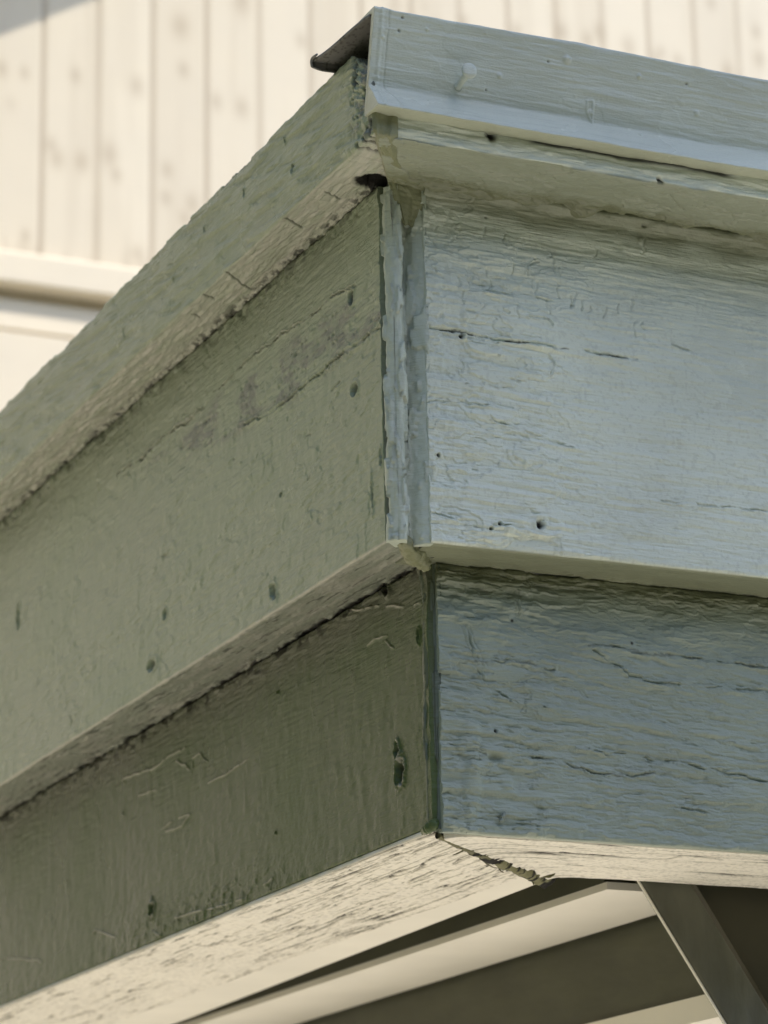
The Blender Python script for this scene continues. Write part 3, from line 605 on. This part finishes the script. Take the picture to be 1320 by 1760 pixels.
# lumps of filler where ledges meet
def patch(name, Lc, Rc, bulge, mat, seed, n=110, m=60, amp=.0018):
    Lc = np.array(Lc, float); Rc = np.array(Rc, float); t = np.linspace(0, 1, n); k = np.ones(9) / 9
    def cv(C):
        q = np.stack([np.interp(t * (len(C) - 1), range(len(C)), C[:, i]) for i in range(3)], 1)
        return np.stack([np.convolve(np.pad(q[:, i], 4, 'edge'), k, 'valid') for i in range(3)], 1)
    a, b = cv(Lc), cv(Rc); sgrid = np.linspace(0, 1, m); bd = np.array([-.42, -.62, -.66])
    P = a[:, None] * (1 - sgrid)[None, :, None] + b[:, None] * sgrid[None, :, None]
    T, S = np.meshgrid(t, sgrid, indexing='ij')
    hh = bulge * np.sin(np.pi * S) ** .6 * (.3 + .7 * np.sin(np.pi * np.clip(T, .03, .97))) + amp * (fbm(T * 9, S * 3.5, seed, 4) - .5) * np.sin(np.pi * S) ** .4 - .0012
    hh += .0012 * np.exp(-((S - .18 - .1 * T) / .06) ** 2) - .0016 * np.exp(-((S - .62 + .15 * T) / .12) ** 2)
    P = P + bd * hh[..., None]
    full = np.concatenate([P, (P + np.array([.004, .006, .004]))[:, ::-1]], 1)
    z0 = np.zeros(full.shape[:2])
    return mesh_grid(name, full, mat, porch, attrs={'dirt_shade': z0, 'yellow': z0, 'worn': z0, 'bare_glint': z0})
patch('caulk_lump', [(-.0690, -.0885, 2.3745), (-.0690, -.0885, 2.3620), (-.0620, -.0770, 2.3608), (-.0500, -.0570, 2.3608), (-.0385, -.0380, 2.3605), (-.0340, -.0375, 2.3480), (-.0270, -.0352, 2.3330)],
      [(-.0540, -.0890, 2.3745), (-.0540, -.0890, 2.3600), (-.0490, -.0760, 2.3594), (-.0370, -.0560, 2.3594), (-.0180, -.0380, 2.3590), (-.0130, -.0362, 2.3480), (-.0190, -.0330, 2.3330)], .0050, m_caulk, 205, amp=.0036)
tube('caulk_lump', [(-.030, -.030, 2.1525), (-.0225, -.0235, 2.1512), (-.0145, -.014, 2.1508), (-.006, -.0050, 2.1502), (-.001, -.001, 2.1465)], [.0034, .0046, .0056, .0050, .0025], m_caulk, porch, 30, .5, step=10)
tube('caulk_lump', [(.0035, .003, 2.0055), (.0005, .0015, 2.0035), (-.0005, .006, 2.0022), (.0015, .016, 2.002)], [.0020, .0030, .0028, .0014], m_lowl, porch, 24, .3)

# ---- nails
def nail(px, py, off, r, mat, tilt=(0, 0, 0), ln=.006, host=None):
    q = at(px, py, 1, off); n = 28
    prof = [(.0, .55), (.0006, .42), (ln * .55, .40), (ln * .9, .45), (ln, .98), (ln + .0006, 1.0), (ln + .0011, .9), (ln + .0013, .5), (ln + .0013, .01)]
    P = []
    for (t, rr) in prof:
        P.append([(q[0] + r * rr * math.cos(a) + tilt[0] * t, off - t, q[2] + r * rr * math.sin(a) + tilt[1] * t) for a in np.linspace(0, 2 * math.pi, n, endpoint=False)])
    return mesh_grid('nail', np.array(P), mat, host or porch)
nail(787, 150, -.0905, .0045, m_trim, (.20, .55), .0100, edge)
nail(873, 912, FR - .0002, .0026, m_front, (0, 0), .0018, ru)

# ---- soffit boards under the lower fascia
MS = (.106 / .122)
def disp_sr(U, Z, A, nA, nZ):
    un = ss(.5, .9, -nZ); dirt_shade = zero(U)
    wA = A + .002 * (fbm(U * 30, A * 50, 161) - .5)
    n = fbm(U * 5, wA * 150, 162, 3); n3 = fbm(U * 8, wA * 300, 163, 3); dens = ss(.12, .05, U) + ss(.035, .0, A)
    c = ss(.030 + .012 * dens, .010, np.abs(n - .5)) * ss(.44 - .08 * dens, .49 - .08 * dens, fbm(U * 15, A * 70, 164, 3))
    c2 = ss(.02, .006, np.abs(n3 - .52)) * ss(.48 - .06 * dens, .54 - .06 * dens, fbm(U * 22, A * 120, 168, 3)); c = np.maximum(c, c2)
    h = un * (-.0011 * c + .0005 * (fbm(U * 60, A * 300, 165) - .5)); dirt_shade += un * c * .95
    dirt_shade += un * .22 * ss(.55, .7, fbm(U * 500, A * 500, 166, 2))
    dm = (A - MS * U * 1.0); mt = np.exp(-np.clip((U - A / MS - .004) / .008, 0, 9))
    h += un * mt * .0028
    d = sdist(U, A, [(q[0], q[1]) for q in [at(x, y, 2, 2.) for x, y in ((965, 1462), (1040, 1470), (1120, 1474), (1150, 1474), (1175, 1468), (1240, 1475))]])
    g = np.exp(-(d / .0011) ** 2); h -= un * .0012 * g; dirt_shade += un * g * .8
    return h, {'dirt_shade': dirt_shade, 'yellow': zero(U), 'bare_glint': zero(U), 'worn': zero(U)}
us = useq([(.0, .27, .0006), (.27, .55, .0015), (.55, 1.3, .005)])
sr = board('soffit_board', 'R', [(.0034, 2.0018, 0, 0), (.0034, 1.9990, .0008, 1), (.104, 1.9990, .0008, 1), (.104, 2.0018, 0, 0)], .0006, us, disp_sr, m_soff, porch, u0=lambda A, Z: A / MS + .0035 + .0015 * (fbm(A * 130, A * 0, 167, 4) - .5))
def disp_sl(U, Z, A, nA, nZ):
    un = ss(.5, .9, -nZ); dirt_shade = zero(U)
    wA = A + .004 * (fbm(U * 14, A * 30, 171) - .5) - .05 * np.maximum(0, .12 - U) * A * 8
    n = fbm(U * 6, wA * 170, 172, 3); fade = ss(.62, .15, U)
    c = ss(.032, .012, np.abs(n - .5)) * ss(.48 - .14 * fade, .52 - .14 * fade, fbm(U * 11, A * 90, 173, 3))
    c = np.maximum(c, ss(.028, .008, np.abs(fbm(U * 9, wA * 230, 174, 3) - .5)) * ss(.51 - .10 * fade, .55 - .10 * fade, fbm(U * 20, A * 90, 178, 3)))
    h = un * (-.0012 * c + .0005 * (fbm(U * 60, A * 300, 175) - .5)); dirt_shade += un * c * .9 + un * .2 * ss(.55, .7, fbm(U * 400, A * 400, 176, 2))
    q = [at(x, y, 2, 2.) for x, y in ((845, 1482), (880, 1492), (862, 1497), (835, 1490))]; d = sdist(U, A, [(p[1], p[0]) for p in q]); g = np.exp(-(d / .0035) ** 2); dirt_shade += un * g * ss(.4, .5, fbm(U * 150, A * 300, 177)); h -= un * g * .001
    return h, {'dirt_shade': dirt_shade, 'yellow': zero(U), 'bare_glint': zero(U), 'worn': zero(U)}
us = useq([(.0, .32, .0008), (.32, .9, .0014), (.9, 1.3, .004)])
board('soffit_board', 'L', [(.0006, 2.0026, 0, 0), (.0006, 1.9998, .0008, 1), (.1135, 1.9998, .0008, 1), (.1135, 2.0026, 0, 0)], .0006, us, disp_sl, m_soff, porch, u0=lambda A, Z: A * MS * 1.0 + .003 + .0015 * (fbm(A * 130, A * 0, 169, 4) - .5))

# ragged rotten edge hanging in the mitre joint
m_rot = paint('rotten_wood', (.17, .165, .085), .8, var=.35)
nP = 220; P = []; at_d = []
for i in range(nP):
    t = i / (nP - 1); x = .006 + t * .120; y = x * MS; r = .0020 + .0062 * t * (1 - .35 * t)
    row = []
    for a in np.linspace(0, 2 * math.pi, 14, endpoint=False):
        nn = float(fbm(np.array([t * 19.]), np.array([math.cos(a) * 1.1 + 5.]), 181, 5)[0]); rr = r * (.5 + 1.1 * nn)
        row.append((x - .0010 + rr * .9 * math.cos(a) * -.66, y + rr * .9 * math.cos(a) * .75, 1.9990 - .0004 + rr * .8 * math.sin(a)))
        at_d.append(float(fbm(np.array([t * 30.]), np.array([a * .8]), 182, 3)[0] > .56))
    P.append(row)
mesh_grid('rotten_edge', np.array(P), m_rot, sr, attrs={'dirt_shade': np.array(at_d)})
def splinter(pts, r, mat=m_rot):
    q = [at(x, y, 2, z) for x, y, z in pts]
    return tube('splinter', q, list(np.linspace(r, r * .3, len(q))), mat, sr, 6, .4, dirt_shade=.3)
splinter([(905, 1500, 1.999), (913, 1508, 1.997), (918, 1522, 1.992)], .0011)
splinter([(900, 1497, 1.999), (925, 1500, 1.998), (952, 1502, 1.999)], .0016)
splinter([(925, 1503, 1.998), (945, 1506, 1.997), (955, 1499, 1.999)], .0014)
splinter([(830, 1478, 1.999), (836, 1484, 1.999), (850, 1492, 1.999)], .0006)
splinter([(800, 1460, 1.999), (788, 1466, 1.998), (778, 1470, 1.997)], .0006)
splinter([(856, 1488, 1.999), (860, 1496, 1.996), (866, 1500, 1.995)], .0006)
# paint hairs hanging from the lower edge
for (x, y, l) in ((851, 1424, 12), (883, 1428, 9), (803, 1424, 8), (806, 1422, 10), (916, 1430, 6), (960, 1436, 5)):
    q0 = at(x, y, 1, -.0004); q1 = at(x + 1, y + l * .5, 1, -.0008); q2 = at(x - 1, y + l, 1, -.0006)
    tube('paint_drip', [q0, q1, q2], [.0008, .0005, .0003], m_lowr, rl, 6, .3)
for (x, y) in ((863, 1402), (866, 1395)):
    q0 = at(x, y, 1, -.0005); q1 = at(x - 4, y + 10, 1, -.0035); tube('paint_flake', [q0, (q0 + q1) / 2 + np.array([.001, 0, 0]), q1], [.0004, .0014, .0005], m_lowr, rl, 8, .4, dirt_shade=.3)

# ------------------------------------------------------------------ timbers under the porch roof
def P2(x, y, z=2.0): return at(x, y, 2, z)
def line_x(p, q, y): return p[0] + (q[0] - p[0]) * (y - p[1]) / (q[1] - p[1])
a, b = P2(970, 1504), P2(305, 1760)
y0, y1 = .105, 1.3
prism('inner_soffit_strip', [(.1145, y0, 2.001), (line_x(a, b, y0), y0, 2.001), (line_x(a, b, .8), .8, 2.001), (.1790, y1, 2.001), (.1145, y1, 2.001)], (0, 0, .02), m_beam, porch)
prism('ceiling_panel', [(.02, .03, 2.035), (1.3, .03, 2.035), (1.3, 1.3, 2.035), (.02, 1.3, 2.035)], (0, 0, .01), m_dbeam, porch)
box('ceiling_joist', (.1800, .140, 2.0040), (.2560, 1.3, 2.034), m_dbeam, porch)
box('joist_underside_board', (.1795, .136, 1.9990), (.2565, 1.3, 2.0036), m_beam, porch)
zb = [at(x, y, 0, .262)[2] for x, y in ((1066, 1760), (1222, 1715))]
print('beam bottom', zb)
zb = sum(zb) / 2
bm_ = empty('roof_beam', (0, 0, 0)); bm_.parent = porch
xb = [at(x, y, 2, zb)[0] for x, y in ((1164, 1760), (1235, 1737))]
print('beam x', xb)
xb = max(sum(xb) / 2, .27)
bpy.data.objects.remove(bm_)
box('roof_beam', (.2620, .137, zb + .004), (xb + .10, 1.3, 2.030), m_dbeam, porch)
box('beam_underside_board', (.2590, .1365, zb - .012), (xb, 1.3, zb + .0035), m_beam, porch)
# knee brace and gusset
yb = .1060
e0, e1, f0, f1_ = at(1094, 1500, 1, yb), at(1252, 1760, 1, yb), at(1178, 1500, 1, yb), at(1336, 1760, 1, yb)
g = lambda p, q, t: p + (q - p) * t
bevel(prism('knee_brace', [g(e0, e1, -.3), g(e0, e1, 2.2), g(f0, f1_, 2.2), g(f0, f1_, -.3)], (0, .007, 0), m_brace, porch), .0018)
bevel(prism('brace_lit_edge', [g(e0, e1, -.2) + np.array([-.0016, .001, -.0004]), g(e0, e1, 2.2) + np.array([-.0016, .001, -.0004]), g(e0, e1, 2.2) + np.array([-.0004, .001, 0]), g(e0, e1, -.2) + np.array([-.0004, .001, 0])], (0, .0016, 0), m_beam, porch), .0004)  # pale strip added to stand for the lit bevel of the brace
g0, g1 = at(1178, 1490, 1, yb + .012), at(1340, 1760, 1, yb + .012)
prism('gusset_board', [g(g0, g1, -.25), g(g0, g1, 2.0), g(g0, g1, 2.0) + np.array([.5, 0, 0]), g(g0, g1, -.25) + np.array([.6, 0, 0])], (0, .02, 0), m_dark, porch)

# ------------------------------------------------------------------ house wall behind
m_wall = paint('cream_siding_paint', (.74, .665, .53), .6, dirt_shade=(.30, .24, .18), worn=(.50, .42, .31), var=.03, bump=.1)
house = empty('house', (1.5, 3.3, 0)); tag(house, 'cream house wall of vertical boards with knots, sunlit behind the porch corner', 'house')
WY = 3.3
def wall_grid():
    xs = np.concatenate([np.arange(-3.2, .6, .03), np.arange(.6, 2.6, .006), np.arange(2.6, 5.0, .03)]); zs = np.arange(3.668, 5.6, .01); X, Z = np.meshgrid(xs, zs, indexing='ij')
    ph = (X - .815) / .1061; fr = np.abs(ph - np.round(ph)) * .1061
    g = ss(.006, .0, fr); bidx = np.floor(ph)
    Y = WY + g * .006 + .0
    rnd = _TAB[(bidx.astype(int) * 37) & 255, 5]
    knots = zero(X); st = zero(X)
    for (px, py, r) in ((130, 130, 9), (188, 265, 14), (235, 148, 12), (310, 45, 16), (315, 120, 10), (200, 300, 9), (98, 272, 12), (88, 250, 10), (287, 292, 10), (42, 125, 8), (140, 278, 12), (372, 175, 10), (415, 185, 12), (285, 340, 9), (330, 350, 12), (318, 375, 10), (44, 405, 7), (236, 436, 9), (415, 2, 16),
                        (680, 8, 10), (850, 72, 10), (966, 55, 12), (1010, 68, 12), (1030, 55, 12), (1080, 80, 14), (1137, 90, 8), (1165, 105, 10), (1250, 122, 12), (1305, 102, 12), (1300, 55, 10), (798, 38, 9), (888, 52, 9), (1128, 96, 9), (1222, 5, 9), (518, 70, 10), (3, 118, 10)):
        q = at(px, py, 1, WY); r_ = r * .00112; d = np.hypot((X - q[0]) / r_, (Z - q[2]) / (r_ * 1.5)); knots = np.maximum(knots, np.exp(-d ** 2) * .55)
    st = .5 * ss(.72, .95, fbm(X * 60, Z * 6, 301, 4) + .35 * np.exp(-(Z - 3.668) / .03)) * ss(3.80, 3.668, Z)
    kn = pits(X, Z * .7, 6, 8, .72, .010) * .30
    band = .16 * ss(.5, .7, fbm(X * 30, Z * 2.0, 302, 4))
    P = np.stack([X, Y, Z], -1)
    return P, {'dirt_shade': np.clip(st * .5 + g * .22, 0, 1), 'worn': np.clip(knots * 1.2 + kn + band + g * .8 + .22 * rnd, 0, 1), 'bare_glint': zero(X), 'yellow': zero(X)}
P, at_ = wall_grid()
bk = P.copy(); bk[..., 1] = WY + .03
sd = mesh_grid('siding', P, m_wall, house, wrapv=False, attrs=at_, flip=True)
box('sheathing', (-3.2, WY + .02, .0), (5.0, WY + .22, 5.6), m_wall, house)
def strip(name, prof, mat):
    n = len(prof); v = [(-3.2, y, z) for y, z in prof] + [(5.0, y, z) for y, z in prof]
    f = [[i, (i + 1) % n, n + (i + 1) % n, n + i] for i in range(n)] + [list(range(n)), list(range(2 * n - 1, n - 1, -1))]
    return bevel(simple(name, v, f, mat, house), .003, 3)
strip('water_table_board', [(WY + .02, 3.667), (WY - .026, 3.660), (WY - .030, 3.654), (WY - .031, 3.602), (WY - .028, 3.600), (WY + .02, 3.600)], m_wall)
strip('band_board', [(WY + .018, 3.580), (WY + .002, 3.580), (WY - .002, 3.522), (WY + .02, 3.522)], m_wall)
strip('base_board', [(WY + .02, 3.514), (WY - .012, 3.514), (WY - .014, 3.2), (WY + .02, 3.2)], m_wall)
strip('base_board', [(WY + .02, 3.19), (WY - .012, 3.19), (WY - .014, 2.8), (WY + .02, 2.8)], m_wall)
# gable verge above the frame whose shadow falls on the upper left of the wall
def shadow_src(p, depth):     # point at WY-depth that throws its shadow on p of the wall
    s = np.array(SD); t = depth / -s[1]; return p + s * t
p0, p1 = at(0, 62, 1, WY), at(160, 0, 1, WY); dv = (p1 - p0); dp = .35
c0 = shadow_src(p0 - dv * 4, dp); c1 = shadow_src(p1 + dv * 4, dp)
prism('roof_verge', [c0, c1, (c1[0], WY + .02, c1[2]), (c0[0], WY + .02, c0[2])], (0, 0, .05), m_beam, house)

# ------------------------------------------------------------------ surroundings that light the corner
m_patio = plain('pale_bounce_paving', (.78, .73, .62), .8, 3, .06)
m_ground = plain('green_ground', (.10, .11, .05), .95, 6, .35)
m_render = plain('ochre_blocker_render', (.26, .26, .14), .9, 4, .1)
m_slab = plain('blocker_slab_timber', (.30, .29, .24), .7, 8, .2, (1, 10, 1))
gs = 60
gr = simple('ground', [(-gs, -gs, 0), (gs, -gs, 0), (gs, gs, 0), (-gs, gs, 0)], [[0, 1, 2, 3]], m_ground); tag(gr, kind='structure')
pv = simple("bounce_paving", [(-1.9, -2.3, .004), (5, -2.3, .004), (5, 3.2, .004), (-1.9, 3.2, .004)], [[0, 1, 2, 3]], m_patio); tag(pv, kind="structure")  # unseen reflector, pale and sized to bounce sun up onto the soffit
# added wall blocking sky on the left, and slab keeping sun off the corner
nb = empty('left_light_blocker', (-3.1, 0, 0)); tag(nb, 'added unseen ochre wall and timber slab that block sky and sun, left of the porch', 'house')
box('wall', (-9, -1.5, 0), (-3.1, 9, 6.4), m_render, nb)
box('sun_blocker_slab', (-3.1, -2.64, 6.0), (2.4, -2.15, 6.10), m_slab, nb)  # unseen slab added only to keep direct sun off the fascia

# tall clipped hedge behind the camera, added to block low sky
m_blocker = plain('dark_blocker_leaves', (.035, .05, .018), .9, 9, .5)
hx = np.linspace(-9, 10, 120); hz = np.linspace(0, 6.3, 60); HX, HZ = np.meshgrid(hx, hz, indexing='ij')
def blocker_face(y, s): return np.stack([HX, y + s * .5 * fbm(HX * 2.2, HZ * 2.2, 401, 4) - s * .25 * (HZ / 6.3) ** 6 * 3, HZ], -1)
Fh = blocker_face(-7.4, 1); Bh = blocker_face(-9.0, -1)[:, ::-1]
hd = mesh_grid('blocker', np.concatenate([Fh, Bh], 1), m_blocker, None, flip=True)
tag(hd, 'tall dark green hedge added unseen behind the viewer to keep low sky off the porch corner', 'blocker')
